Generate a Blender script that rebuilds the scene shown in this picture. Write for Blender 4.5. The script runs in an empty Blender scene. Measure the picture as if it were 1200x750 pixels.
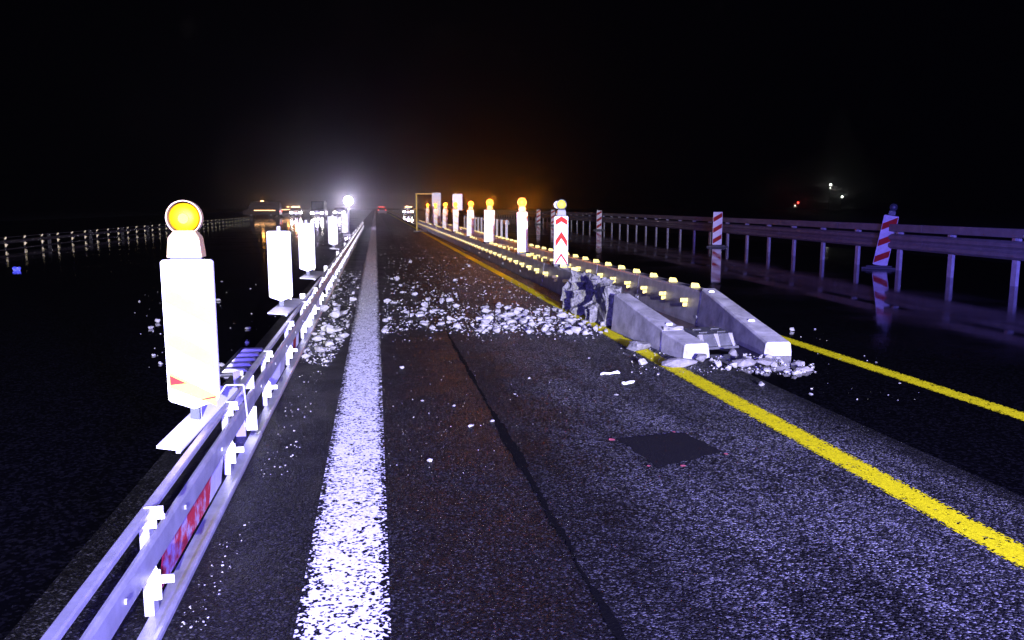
import bpy, bmesh, math, random
from mathutils import Vector, Matrix, noise

R = math.radians
rnd = random.Random(7)
scene = bpy.context.scene
col = scene.collection

# ------------------------------------------------------------------ camera
CAM_H = 1.57
F_PX = 933.0                       # focal length in pixels of the 1200 px wide photograph
PITCH, YAW = math.atan(133 / F_PX), math.atan(160 / 942.4)
cd = bpy.data.cameras.new('camera')
cd.sensor_width = 36.0
cd.lens = F_PX / 1200 * 36
cd.clip_end = 6000
cam = bpy.data.objects.new('camera', cd)
cam.location = (0, 0, CAM_H)
cam.rotation_euler = (math.pi / 2 - PITCH, 0, -YAW)
col.objects.link(cam)
scene.camera = cam
MC = cam.rotation_euler.to_matrix()

# ------------------------------------------------------------------ night sky
w = bpy.data.worlds.new('World')
scene.world = w
w.use_nodes = True
wn = w.node_tree.nodes
sky = wn.new('ShaderNodeTexSky')
sky.sky_type = 'NISHITA'
sky.sun_disc = False
sky.sun_elevation = R(-9)
sky.sun_rotation = R(200)
wn['Background'].inputs['Strength'].default_value = 0.05
w.node_tree.links.new(sky.outputs[0], wn['Background'].inputs['Color'])


def light(kind, name, loc, energy, color, **kw):
    d = bpy.data.lights.new(name, kind)
    d.energy = energy
    d.color = color
    for k, v in kw.items():
        setattr(d, k, v)
    o = bpy.data.objects.new(name, d)
    o.location = loc
    col.objects.link(o)
    return o


def aim(o, target):
    o.rotation_euler = (Vector(target) - o.location).to_track_quat('-Z', 'Y').to_euler()


# faint night glow, then the lamps of the patrol vehicle parked behind the photographer
sun = light('SUN', 'sun', (0, 0, 50), 0.002, (0.8, 0.85, 1.0), angle=R(0.5))
sun.rotation_euler = (R(40), 0, R(200))
head = light('SPOT', 'vehicle_floodlight', (1.4, -22, 4.5), 160000, (0.95, 0.93, 1.0),
             spot_size=R(37), spot_blend=0.8, shadow_soft_size=0.12)
aim(head, (-0.9, 14, 0.7))
for bx_, be_ in ((3.0, 21000), (-1.6, 11500)):      # both ends of its roof bar
    light('POINT', 'vehicle_blue_light', (bx_, -5.0, 2.6), be_, (0.17, 0.14, 1.0), shadow_soft_size=0.35)

scene.view_settings.view_transform = 'Standard'
scene.view_settings.look = 'None'
scene.view_settings.exposure = 0.0
scene.view_settings.gamma = 1.0
scene.render.engine = 'CYCLES'
scene.cycles.use_denoising = True
scene.cycles.max_bounces = 5
scene.cycles.volume_bounces = 0


# ------------------------------------------------------------------ pixel -> place
def ray(px, py):
    return MC @ Vector((px - 600, 375 - py, -F_PX))


def G(px, py, z=0.0):               # the point of the ground seen at a pixel
    d = ray(px, py)
    t = (z - CAM_H) / d.z
    return Vector((d.x * t, d.y * t, z))


def atX(px, X):                      # distance along the road at which plane x = X is seen in column px (near horizon)
    d = ray(px, 260)
    return X / d.x * d.y


# ------------------------------------------------------------------ materials
MATS = {}


def nodes(name):
    m = bpy.data.materials.new(name)
    m.use_nodes = True
    MATS[name] = m
    nt = m.node_tree
    return m, nt, nt.nodes, nt.links, nt.nodes['Principled BSDF']


def plain(name, c, rough=0.5, metal=0.0, var=0.25, scale=14.0, bump=0.15, spec=0.5, c2=None, thr=(0.35, 0.7)):
    m, nt, N, L, p = nodes(name)
    tc = N.new('ShaderNodeTexCoord')
    nz = N.new('ShaderNodeTexNoise')
    nz.inputs['Scale'].default_value = scale
    nz.inputs['Detail'].default_value = 8
    nz.inputs['Roughness'].default_value = 0.65
    L.new(tc.outputs['Object'], nz.inputs['Vector'])
    r = N.new('ShaderNodeValToRGB')
    r.color_ramp.elements[0].position, r.color_ramp.elements[1].position = thr
    b = c2 if c2 else tuple(x * (1 - var) for x in c)
    r.color_ramp.elements[0].color = (*b, 1)
    r.color_ramp.elements[1].color = (*c, 1)
    L.new(nz.outputs['Fac'], r.inputs['Fac'])
    L.new(r.outputs['Color'], p.inputs['Base Color'])
    p.inputs['Roughness'].default_value = rough
    p.inputs['Metallic'].default_value = metal
    p.inputs['Specular IOR Level'].default_value = spec
    if bump:
        bp = N.new('ShaderNodeBump')
        bp.inputs['Strength'].default_value = bump
        bp.inputs['Distance'].default_value = 0.01
        L.new(nz.outputs['Fac'], bp.inputs['Height'])
        L.new(bp.outputs['Normal'], p.inputs['Normal'])
    return m


def glow(name, c, strength, base=None):
    m, nt, N, L, p = nodes(name)
    p.inputs['Base Color'].default_value = (*(base or c), 1)
    p.inputs['Emission Color'].default_value = (*c, 1)
    p.inputs['Emission Strength'].default_value = strength
    p.inputs['Roughness'].default_value = 0.55
    p.inputs['Specular IOR Level'].default_value = 0.2
    m.cycles.emission_sampling = 'NONE'
    return m


def asphalt(name, dark, bright, cells, amount, rough, bump, tint=(1, 1, 1), wet=0.0, polish=None, spec=0.5):
    """aggregate: each stone a voronoi cell of its own grey, most of them coated with tar"""
    m, nt, N, L, p = nodes(name)
    tc = N.new('ShaderNodeTexCoord')
    v = N.new('ShaderNodeTexVoronoi')
    v.inputs['Scale'].default_value = cells
    L.new(tc.outputs['Object'], v.inputs['Vector'])
    v2 = N.new('ShaderNodeTexVoronoi')
    v2.inputs['Scale'].default_value = cells * 0.47
    L.new(tc.outputs['Object'], v2.inputs['Vector'])
    sp = N.new('ShaderNodeSeparateColor')
    L.new(v.outputs['Color'], sp.inputs['Color'])
    sp2 = N.new('ShaderNodeSeparateColor')
    L.new(v2.outputs['Color'], sp2.inputs['Color'])
    big = N.new('ShaderNodeTexNoise')
    big.inputs['Scale'].default_value = 1.3
    big.inputs['Detail'].default_value = 7
    big.inputs['Roughness'].default_value = 0.7
    L.new(tc.outputs['Object'], big.inputs['Vector'])
    add = N.new('ShaderNodeMath'); add.operation = 'MULTIPLY_ADD'
    L.new(big.outputs['Fac'], add.inputs[0]); add.inputs[1].default_value = 0.55
    L.new(sp.outputs['Red'], add.inputs[2])
    ramp = N.new('ShaderNodeValToRGB')
    e = ramp.color_ramp.elements
    e[0].position = 0.40; e[0].color = (*[dark * t for t in tint], 1)
    e[1].position = 0.97 - amount; e[1].color = (*[bright * 0.24 * t for t in tint], 1)
    x = ramp.color_ramp.elements.new(0.97 - amount + 0.10); x.color = (bright, bright, bright * 1.05, 1)
    nrm = N.new('ShaderNodeMath'); nrm.operation = 'MULTIPLY'; nrm.inputs[1].default_value = 1 / 1.3
    L.new(add.outputs[0], nrm.inputs[0]); L.new(nrm.outputs[0], ramp.inputs['Fac'])
    mul = N.new('ShaderNodeMix'); mul.data_type = 'RGBA'; mul.blend_type = 'MULTIPLY'
    mul.inputs[0].default_value = 0.8
    L.new(ramp.outputs['Color'], mul.inputs[6])
    g2 = N.new('ShaderNodeMapRange'); L.new(sp2.outputs['Green'], g2.inputs['Value'])
    g2.inputs['To Min'].default_value = 0.25; g2.inputs['To Max'].default_value = 1.0
    L.new(g2.outputs[0], mul.inputs[7])
    if polish:                       # wheel track polished by traffic next to the joint
        sx = N.new('ShaderNodeSeparateXYZ'); L.new(tc.outputs['Object'], sx.inputs[0])
        pm = N.new('ShaderNodeMapRange'); pm.interpolation_type = 'SMOOTHSTEP'
        pm.inputs['From Min'].default_value, pm.inputs['From Max'].default_value = polish
        pm.inputs['To Min'].default_value = 0.22; pm.inputs['To Max'].default_value = 1.0
        wob = N.new('ShaderNodeMath'); wob.operation = 'MULTIPLY_ADD'
        L.new(big.outputs['Fac'], wob.inputs[0]); wob.inputs[1].default_value = 0.6; L.new(sx.outputs['X'], wob.inputs[2])
        L.new(wob.outputs[0], pm.inputs['Value'])
        m2 = N.new('ShaderNodeMix'); m2.data_type = 'RGBA'; m2.blend_type = 'MULTIPLY'; m2.inputs[0].default_value = 1.0
        L.new(mul.outputs[2], m2.inputs[6]); L.new(pm.outputs[0], m2.inputs[7])
        pe = N.new('ShaderNodeMapRange'); pe.interpolation_type = 'SMOOTHSTEP'      # soaked along the flooded edge
        pe.inputs['From Min'].default_value = 3.72; pe.inputs['From Max'].default_value = 3.45
        pe.inputs['To Min'].default_value = 0.12; pe.inputs['To Max'].default_value = 1.0
        L.new(wob.outputs[0], pe.inputs['Value'])
        m3 = N.new('ShaderNodeMix'); m3.data_type = 'RGBA'; m3.blend_type = 'MULTIPLY'; m3.inputs[0].default_value = 1.0
        L.new(m2.outputs[2], m3.inputs[6]); L.new(pe.outputs[0], m3.inputs[7])
        mp = N.new('ShaderNodeMapping'); mp.inputs['Scale'].default_value = (2.4, 0.5, 1)
        L.new(tc.outputs['Object'], mp.inputs['Vector'])
        st_ = N.new('ShaderNodeTexNoise'); st_.inputs['Scale'].default_value = 1.0; st_.inputs['Detail'].default_value = 8
        st_.inputs['Roughness'].default_value = 0.7
        L.new(mp.outputs[0], st_.inputs['Vector'])
        sr = N.new('ShaderNodeMapRange'); L.new(st_.outputs['Fac'], sr.inputs['Value'])
        sr.inputs['From Min'].default_value = 0.36; sr.inputs['From Max'].default_value = 0.62
        sr.inputs['To Min'].default_value = 0.38; sr.inputs['To Max'].default_value = 1.1
        m4 = N.new('ShaderNodeMix'); m4.data_type = 'RGBA'; m4.blend_type = 'MULTIPLY'; m4.inputs[0].default_value = 1.0
        L.new(m3.outputs[2], m4.inputs[6]); L.new(sr.outputs[0], m4.inputs[7])
        L.new(m4.outputs[2], p.inputs['Base Color'])
    else:
        L.new(mul.outputs[2], p.inputs['Base Color'])
    rr = N.new('ShaderNodeMapRange')
    L.new(big.outputs['Fac'], rr.inputs['Value'])
    rr.inputs['From Min'].default_value = 0.35; rr.inputs['From Max'].default_value = 0.65
    rr.inputs['To Min'].default_value = max(0.03, rough - 0.12); rr.inputs['To Max'].default_value = rough + 0.12
    L.new(rr.outputs[0], p.inputs['Roughness'])
    bp = N.new('ShaderNodeBump')
    bp.inputs['Strength'].default_value = bump
    bp.inputs['Distance'].default_value = 0.012
    L.new(sp.outputs['Green'], bp.inputs['Height'])
    b2 = N.new('ShaderNodeBump')
    b2.inputs['Strength'].default_value = bump
    b2.inputs['Distance'].default_value = 0.006
    b2.invert = True
    L.new(v.outputs['Distance'], b2.inputs['Height'])
    L.new(bp.outputs['Normal'], b2.inputs['Normal'])
    L.new(b2.outputs['Normal'], p.inputs['Normal'])
    p.inputs['Specular IOR Level'].default_value = spec
    if wet:
        p.inputs['Coat Weight'].default_value = wet
        p.inputs['Coat Roughness'].default_value = 0.12
    return m


def paint(name, c, cover, x0, x1, cells=75.0):
    """flaking road paint: bare where the flakes have come off and along the ragged edges"""
    m, nt, N, L, p = nodes(name)
    tc = N.new('ShaderNodeTexCoord')
    v = N.new('ShaderNodeTexVoronoi'); v.inputs['Scale'].default_value = cells
    L.new(tc.outputs['Object'], v.inputs['Vector'])
    sp = N.new('ShaderNodeSeparateColor'); L.new(v.outputs['Color'], sp.inputs['Color'])
    nz = N.new('ShaderNodeTexNoise'); nz.inputs['Scale'].default_value = 9.0; nz.inputs['Detail'].default_value = 6
    nz.inputs['Roughness'].default_value = 0.75
    L.new(tc.outputs['Object'], nz.inputs['Vector'])
    sx = N.new('ShaderNodeSeparateXYZ'); L.new(tc.outputs['Object'], sx.inputs[0])
    mr = N.new('ShaderNodeMapRange')
    mr.inputs['From Min'].default_value = x0; mr.inputs['From Max'].default_value = x1
    mr.inputs['To Min'].default_value = -1; mr.inputs['To Max'].default_value = 1
    L.new(sx.outputs['X'], mr.inputs['Value'])
    ab = N.new('ShaderNodeMath'); ab.operation = 'ABSOLUTE'; L.new(mr.outputs[0], ab.inputs[0])
    pw = N.new('ShaderNodeMath'); pw.operation = 'POWER'; L.new(ab.outputs[0], pw.inputs[0]); pw.inputs[1].default_value = 9
    a1 = N.new('ShaderNodeMath'); a1.operation = 'MULTIPLY_ADD'
    L.new(nz.outputs['Fac'], a1.inputs[0]); a1.inputs[1].default_value = 1.5
    L.new(sp.outputs['Red'], a1.inputs[2])
    a2 = N.new('ShaderNodeMath'); a2.operation = 'MULTIPLY_ADD'
    L.new(pw.outputs[0], a2.inputs[0]); a2.inputs[1].default_value = 0.55; L.new(a1.outputs[0], a2.inputs[2])
    lt = N.new('ShaderNodeMath'); lt.operation = 'LESS_THAN'; L.new(a2.outputs[0], lt.inputs[0]); lt.inputs[1].default_value = cover
    L.new(lt.outputs[0], p.inputs['Alpha'])
    r = N.new('ShaderNodeValToRGB')
    r.color_ramp.elements[0].color = (*[x * 0.72 for x in c], 1)
    r.color_ramp.elements[1].color = (*c, 1)
    L.new(sp.outputs['Green'], r.inputs['Fac'])
    L.new(r.outputs['Color'], p.inputs['Base Color'])
    p.inputs['Roughness'].default_value = 0.7
    p.inputs['Specular IOR Level'].default_value = 0.08
    bp = N.new('ShaderNodeBump'); bp.inputs['Strength'].default_value = 0.5; bp.inputs['Distance'].default_value = 0.004
    L.new(sp.outputs['Blue'], bp.inputs['Height']); L.new(bp.outputs['Normal'], p.inputs['Normal'])
    return m


def water_mat(name, base, rough, ripple):
    m, nt, N, L, p = nodes(name)
    tc = N.new('ShaderNodeTexCoord')
    nz = N.new('ShaderNodeTexNoise'); nz.inputs['Scale'].default_value = 0.55; nz.inputs['Detail'].default_value = 5
    L.new(tc.outputs['Object'], nz.inputs['Vector'])
    v = N.new('ShaderNodeTexVoronoi'); v.inputs['Scale'].default_value = 60
    L.new(tc.outputs['Object'], v.inputs['Vector'])
    sp = N.new('ShaderNodeSeparateColor'); L.new(v.outputs['Color'], sp.inputs['Color'])
    cr = N.new('ShaderNodeValToRGB')
    cr.color_ramp.elements[0].position = 0.55; cr.color_ramp.elements[0].color = (*[x * 0.4 for x in base], 1)
    cr.color_ramp.elements[1].position = 1.0; cr.color_ramp.elements[1].color = (*[x * 2.0 for x in base], 1)
    L.new(sp.outputs['Red'], cr.inputs['Fac']); L.new(cr.outputs['Color'], p.inputs['Base Color'])
    mr = N.new('ShaderNodeMapRange')
    mr.inputs['From Min'].default_value = 0.42; mr.inputs['From Max'].default_value = 0.66
    mr.inputs['To Min'].default_value = rough; mr.inputs['To Max'].default_value = rough + 0.10
    L.new(nz.outputs['Fac'], mr.inputs['Value']); L.new(mr.outputs[0], p.inputs['Roughness'])
    n2 = N.new('ShaderNodeTexNoise'); n2.inputs['Scale'].default_value = 7; n2.inputs['Detail'].default_value = 3
    L.new(tc.outputs['Object'], n2.inputs['Vector'])
    bp = N.new('ShaderNodeBump'); bp.inputs['Strength'].default_value = ripple; bp.inputs['Distance'].default_value = 0.004
    L.new(n2.outputs['Fac'], bp.inputs['Height']); L.new(bp.outputs['Normal'], p.inputs['Normal'])
    p.inputs['IOR'].default_value = 1.33
    p.inputs['Specular IOR Level'].default_value = 0.3
    return m


asphalt('coarse_asphalt', 0.005, 0.22, 96, 0.22, 0.65, 0.8, polish=(1.1, 2.2), spec=0.15)
asphalt('smooth_asphalt', 0.004, 0.055, 110, 0.13, 0.5, 0.45, wet=0.0, spec=0.12)
water_mat('flooded_asphalt', (0.0034, 0.0034, 0.0044), 0.03, 0.03)
plain('dark_grass', (0.010, 0.012, 0.007), 0.9, var=0.6, scale=2, bump=0.6)
paint('white_paint', (0.90, 0.90, 0.90), 1.54, -0.315, 0.0)
paint('yellow_paint', (0.74, 0.66, 0.006), 1.72, 2.76, 2.935, 90)
paint('yellow_paint_far', (0.74, 0.66, 0.006), 1.72, 4.69, 4.865, 90)
plain('tar', (0.003, 0.003, 0.003), 0.9, scale=40, bump=0.4, spec=0.05)
plain('tar_patch', (0.005, 0.0045, 0.0055), 0.85, scale=60, bump=0.5, var=0.5, spec=0.15)
plain('red_chalk', (0.55, 0.10, 0.12), 0.8, scale=50)
plain('concrete', (0.38, 0.37, 0.38), 0.75, var=0.55, scale=5, bump=0.45, spec=0.3)
plain('wet_concrete', (0.26, 0.25, 0.25), 0.45, var=0.5, scale=6, bump=0.3)
plain('dirty_concrete', (0.19, 0.18, 0.18), 0.8, var=0.6, scale=12, bump=0.5)
plain('broken_concrete', (0.22, 0.215, 0.21), 0.95, var=0.7, scale=22, bump=1.0, spec=0.15)
plain('rubble', (0.42, 0.41, 0.40), 0.9, var=0.6, scale=30, bump=0.8)
plain('steel', (0.42, 0.42, 0.45), 0.42, 0.35, var=0.35, scale=7, bump=0.08)
plain('post_steel', (0.50, 0.50, 0.49), 0.6, var=0.3, scale=9, bump=0.1, spec=0.3)
plain('galvanised_steel', (0.21, 0.205, 0.20), 0.6, 0.0, var=0.35, scale=5, bump=0.1)
plain('shaded_steel', (0.012, 0.011, 0.011), 0.6, 0.2, var=0.4, scale=5, bump=0.1)  # steel of the distant barrier, night darkness put into its colour
plain('rust', (0.16, 0.07, 0.03), 0.8, scale=40)
plain('white_reflector', (0.90, 0.90, 0.82), 0.35, var=0.05, bump=0)
plain('yellow_reflector', (0.80, 0.66, 0.10), 0.35, var=0.08, bump=0)
plain('pale_reflector', (0.93, 0.80, 0.45), 0.35, var=0.08, bump=0)
plain('reflector_body', (0.30, 0.30, 0.26), 0.5, var=0.2, bump=0)
plain('white_sheeting', (0.88, 0.88, 0.88), 0.65, spec=0.08, var=0.06, scale=8, bump=0.02)
plain('glare_pale_sheeting', (0.88, 0.78, 0.55), 0.65, spec=0.08, var=0.1, scale=8, bump=0.02)  # beacon stripes paled, overexposure put into the colour
plain('glare_yellow_sheeting', (0.86, 0.58, 0.07), 0.65, spec=0.08, var=0.1, scale=8, bump=0.02)  # nearest beacon's stripes, glare painted in as yellow
plain('orange_sheeting', (0.82, 0.42, 0.06), 0.65, spec=0.08, var=0.12, scale=8, bump=0.02)
plain('red_sheeting', (0.42, 0.025, 0.018), 0.65, spec=0.08, var=0.2, scale=8, bump=0.02)
plain('scuffed_foil', (0.45, 0.03, 0.04), 0.6, scale=9, bump=0.05, spec=0.1, c2=(0.42, 0.34, 0.40), thr=(0.40, 0.52))
plain('grimy_sheeting', (0.62, 0.60, 0.64), 0.5, var=0.3, scale=8, bump=0.02)
plain('lamp_case', (0.42, 0.30, 0.13), 0.45, var=0.15, bump=0.02)
plain('dark_case', (0.05, 0.06, 0.08), 0.45, bump=0.02)
plain('rubber', (0.035, 0.035, 0.04), 0.55, var=0.4, scale=20, bump=0.2)
plain('grey_plastic', (0.07, 0.07, 0.08), 0.35, var=0.4, scale=14, bump=0.1)
plain('blue_glint', (0.08, 0.10, 0.75), 0.35, bump=0.02)
plain('yellow_tube', (0.80, 0.60, 0.12), 0.4, bump=0.02)
plain('car_paint', (0.10, 0.10, 0.12), 0.3, 0.4, bump=0)
plain('car_paint_white', (0.5, 0.5, 0.5), 0.3, 0.0, bump=0)
plain('car_glass', (0.01, 0.01, 0.012), 0.05, bump=0)
plain('tyre_rubber', (0.015, 0.015, 0.015), 0.8, bump=0)
plain('rim_metal', (0.4, 0.4, 0.42), 0.35, 0.7, bump=0)
glow('lit_amber', (1.0, 0.22, 0.008), 14.0)
glow('amber_lens', (1.0, 0.60, 0.0), 0.45, (0.40, 0.19, 0.0))
glow('amber_lens_core', (1.0, 0.72, 0.03), 0.8, (0.4, 0.25, 0.02))
glow('dull_amber_lens', (0.9, 0.75, 0.05), 0.45, (0.8, 0.7, 0.05))
glow('floodlight', (1.0, 0.96, 1.0), 120)
glow('headlight', (1.0, 0.93, 0.88), 50)
glow('amber_bar', (1.0, 0.50, 0.20), 9)
glow('tail_red', (1.0, 0.10, 0.08), 5)
glow('far_white', (1.0, 0.98, 0.9), 10)
glow('far_red', (1.0, 0.06, 0.05), 8)


# ------------------------------------------------------------------ mesh helpers
class MB:
    def __init__(s):
        s.v, s.f = [], []

    def add(s, vs, fs):
        k = len(s.v)
        s.v += [tuple(v) for v in vs]
        s.f += [tuple(i + k for i in f) for f in fs]
        return s

    def box(s, x0, x1, y0, y1, z0, z1):
        return s.add([(x0, y0, z0), (x1, y0, z0), (x1, y1, z0), (x0, y1, z0), (x0, y0, z1), (x1, y0, z1), (x1, y1, z1), (x0, y1, z1)],
                     [(0, 3, 2, 1), (4, 5, 6, 7), (0, 1, 5, 4), (1, 2, 6, 5), (2, 3, 7, 6), (3, 0, 4, 7)])

    def extrude_y(s, prof, y0, y1, closed=True):        # prof: (x, z) polygon
        n = len(prof)
        vs = [(x, y0, z) for x, z in prof] + [(x, y1, z) for x, z in prof]
        fs = [(i, (i + 1) % n, n + (i + 1) % n, n + i) for i in range(n)]
        if closed:
            fs += [tuple(range(n))[::-1], tuple(range(n, 2 * n))]
        return s.add(vs, fs)

    def plate(s, poly, y0, y1):                         # poly in (x, z), thin in y
        return s.extrude_y(poly, y0, y1)

    def tube(s, a, b, r, n=10, r2=None):
        a, b = Vector(a), Vector(b)
        d = (b - a).normalized()
        u = d.orthogonal().normalized(); t = d.cross(u)
        r2 = r if r2 is None else r2
        vs = [a + (u * math.cos(k * 2 * math.pi / n) + t * math.sin(k * 2 * math.pi / n)) * r for k in range(n)]
        vs += [b + (u * math.cos(k * 2 * math.pi / n) + t * math.sin(k * 2 * math.pi / n)) * r2 for k in range(n)]
        fs = [(k, (k + 1) % n, n + (k + 1) % n, n + k) for k in range(n)] + [tuple(range(n))[::-1], tuple(range(n, 2 * n))]
        return s.add(vs, fs)

    def build(s, name, mat, parent=None, bevel=0.0, smooth=False, loc=None):
        me = bpy.data.meshes.new(name)
        me.from_pydata(s.v, [], s.f)
        bm = bmesh.new(); bm.from_mesh(me)
        bmesh.ops.recalc_face_normals(bm, faces=bm.faces)
        if bevel:
            bmesh.ops.bevel(bm, geom=bm.edges[:], offset=bevel, segments=2, affect='EDGES', profile=0.6, clamp_overlap=True)
        bm.to_mesh(me); bm.free()
        return link(name, me, mat, parent, smooth, loc)


def link(name, me, mat, parent=None, smooth=False, loc=None):
    if mat:
        me.materials.append(MATS[mat])
    if smooth:
        for p in me.polygons:
            p.use_smooth = True
    o = bpy.data.objects.new(name, me)
    col.objects.link(o)
    if parent:
        o.parent = parent
    if loc is not None:
        o.location = loc
    return o


def tag(o, label=None, cat=None, group=None, kind=None):
    for k, v in (('label', label), ('category', cat), ('group', group), ('kind', kind)):
        if v:
            o[k] = v
    return o


def thing(name, loc, label, cat, group=None, rz=0.0):
    o = bpy.data.objects.new(name, None)
    o.empty_display_size = 0.1
    col.objects.link(o)
    o.location = loc
    o.rotation_euler = (0, 0, rz)
    return tag(o, label, cat, group)


def copy_tree(o, parent=None):
    c = o.copy()
    col.objects.link(c)
    c.parent = parent
    for ch in [x for x in o.children]:
        copy_tree(ch, c)
    return c


def sheet(name, mat, x0, x1, y0, y1, z, nx=1, ny=1, parent=None, loc=None):
    vs, fs = [], []
    for j in range(ny + 1):
        for i in range(nx + 1):
            vs.append((x0 + (x1 - x0) * i / nx, y0 + (y1 - y0) * j / ny, z))
    for j in range(ny):
        for i in range(nx):
            a = j * (nx + 1) + i
            fs.append((a, a + 1, a + nx + 2, a + nx + 1))
    m = MB().add(vs, fs)
    o = m.build(name, mat, parent)
    return o


def chunk_mesh(seed, n=16, flat=0.7, name='chunk'):
    """angular broken piece: the hull of jittered points, about 1 m across, resting on z = 0"""
    r = random.Random(seed)
    bm = bmesh.new()
    for _ in range(n):
        v = Vector((r.gauss(0, 1), r.gauss(0, 1), r.gauss(0, 1))).normalized()
        v *= r.uniform(0.40, 0.56)
        bm.verts.new((v.x * r.uniform(0.85, 1.15), v.y * r.uniform(0.8, 1.0), v.z * flat))
    res = bmesh.ops.convex_hull(bm, input=bm.verts[:])
    junk = [e for e in res['geom_interior'] if isinstance(e, bmesh.types.BMVert)]
    bmesh.ops.delete(bm, geom=junk, context='VERTS')
    zmin = min(v.co.z for v in bm.verts)
    for v in bm.verts:
        v.co.z -= zmin
    bmesh.ops.recalc_face_normals(bm, faces=bm.faces)
    me = bpy.data.meshes.new(name)
    bm.to_mesh(me); bm.free()
    return me


def jagged(name, mat, size, seed, amp, parent=None, loc=(0, 0, 0), cuts=5, keep=None, taper=None):
    """a block of concrete with torn faces; keep(v) -> amount of tearing at a vertex"""
    bm = bmesh.new()
    bmesh.ops.create_cube(bm, size=1.0)
    bmesh.ops.subdivide_edges(bm, edges=bm.edges[:], cuts=cuts, use_grid_fill=True)
    for v in bm.verts:
        c = v.co.copy()
        p = Vector((c.x * size[0], c.y * size[1], (c.z + 0.5) * size[2]))
        if taper:
            p.x *= taper(c.z + 0.5)
        k = 1.0 if keep is None else keep(c)
        q = p * 9 + Vector((seed * 3.7, seed * 1.3, seed))
        d = Vector((noise.noise(q), noise.noise(q + Vector((31, 0, 0))), noise.noise(q + Vector((0, 47, 0)))))
        q2 = p * 25 + Vector((seed, 0, 0))
        d += 0.5 * Vector((noise.noise(q2), noise.noise(q2 + Vector((31, 0, 0))), noise.noise(q2 + Vector((0, 47, 0)))))
        p += d * amp * k
        p.z = max(p.z, -0.004)
        v.co = p
    me = bpy.data.meshes.new(name)
    bm.to_mesh(me); bm.free()
    return link(name, me, mat, parent, loc=loc)


# ------------------------------------------------------------------ the setting
tag(sheet('ground', 'dark_grass', -500, 500, -60, 900, -0.03), kind='structure')
lane_left = tag(sheet('road', 'smooth_asphalt', -1.38, 0.85, -30, 400, 0.0), kind='structure')
lane = tag(sheet('road', 'coarse_asphalt', 0.85, 3.45, -30, 400, 0.0), kind='structure')
tag(sheet('standing_water', 'flooded_asphalt', 3.45, 17.5, -30, 400, 0.0), kind='structure')
tag(sheet('standing_water', 'flooded_asphalt', -40, -1.38, -30, 400, 0.0), kind='structure')
tag(sheet('road_marking', 'white_paint', -0.335, 0.02, -5, 300, 0.004), kind='structure')
tag(sheet('road_marking', 'yellow_paint', 2.745, 2.95, -5, 300, 0.004), kind='structure')
tag(sheet('road_marking', 'yellow_paint_far', 4.675, 4.88, -5, 300, 0.004), kind='structure')

# the open joint between the two paved strips, torn wider in places
m = MB()
vs, fs = [], []
ys = [2.0 + 0.045 * i for i in range(int(8.0 / 0.045))]
for i, y in enumerate(ys):
    wd = 0.006 + 0.022 * max(0, noise.noise((y * 1.7, 3.1, 0)) + 0.35) + 0.016 * noise.noise((y * 14, 0, 0))
    if 4.6 < y < 5.6:
        wd += 0.018
    if y > 9.4:
        wd *= max(0.1, (10 - y) / 0.6)
    wd = max(0.004, wd)
    cx = 0.85 + 0.014 * noise.noise((y * 3, 9, 0)) + 0.012 * noise.noise((y * 22, 9, 2))
    vs += [(cx - wd, y, 0.004), (cx + wd, y, 0.004)]
    if i:
        a = 2 * i - 2
        fs.append((a, a + 1, a + 3, a + 2))
m.add(vs, fs).build('crack', 'tar', lane)

pc = [G(724, 514), G(800, 507), G(848, 530), G(770, 549)]
vs = []
for i in range(4):
    a, b = pc[i], pc[(i + 1) % 4]
    for k in range(10):
        p = a.lerp(b, k / 10)
        vs.append((p.x + rnd.uniform(-0.012, 0.012), p.y + rnd.uniform(-0.016, 0.016), 0.004))
MB().add(vs, [tuple(range(len(vs)))]).build('tar_patch', 'tar_patch', lane)
for px, py, s in ((717, 516, 0.030), (760, 547, 0.014), (800, 547, 0.022), (851, 533, 0.016), (790, 507, 0.014)):
    c = G(px, py)
    vs = [(c.x + math.cos(k * 0.7) * s * rnd.uniform(0.6, 1.1), c.y + math.sin(k * 0.7) * s * rnd.uniform(0.6, 1.1), 0.0065) for k in range(9)]
    MB().add(vs, [tuple(range(9))]).build('paint_mark', 'red_chalk', lane)


# ------------------------------------------------------------------ steel barrier with reflectors on its posts
POST = 1.65
SEG = 3 * POST


def hook_reflector(parent, y, mats, z=0.0):
    """upper reflector: a hood bent over the top of the post"""
    MB().box(-0.032, 0.022, y - 0.052, y - 0.040, 0.37 + z, 0.425 + z).box(-0.02, 0.048, y - 0.054, y - 0.038, 0.425 + z, 0.456 + z) \
        .box(0.0225, 0.052, y - 0.05, y - 0.036, 0.405 + z, 0.4249 + z).build('reflector', mats, parent, bevel=0.004)


def cross_reflector(parent, y, mats):
    MB().box(-0.026, 0.024, y - 0.052, y - 0.040, 0.085, 0.205).box(0.0241, 0.072, y - 0.05, y - 0.038, 0.15, 0.182) \
        .add([(-0.045, y - 0.055, 0.165), (0.03, y - 0.055, 0.165), (0.01, y - 0.055, 0.235), (0.0, y - 0.045, 0.165)],
             [(0, 1, 2), (0, 3, 1), (1, 3, 2), (2, 3, 0)]).build('reflector', mats, parent, bevel=0.003)


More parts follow.
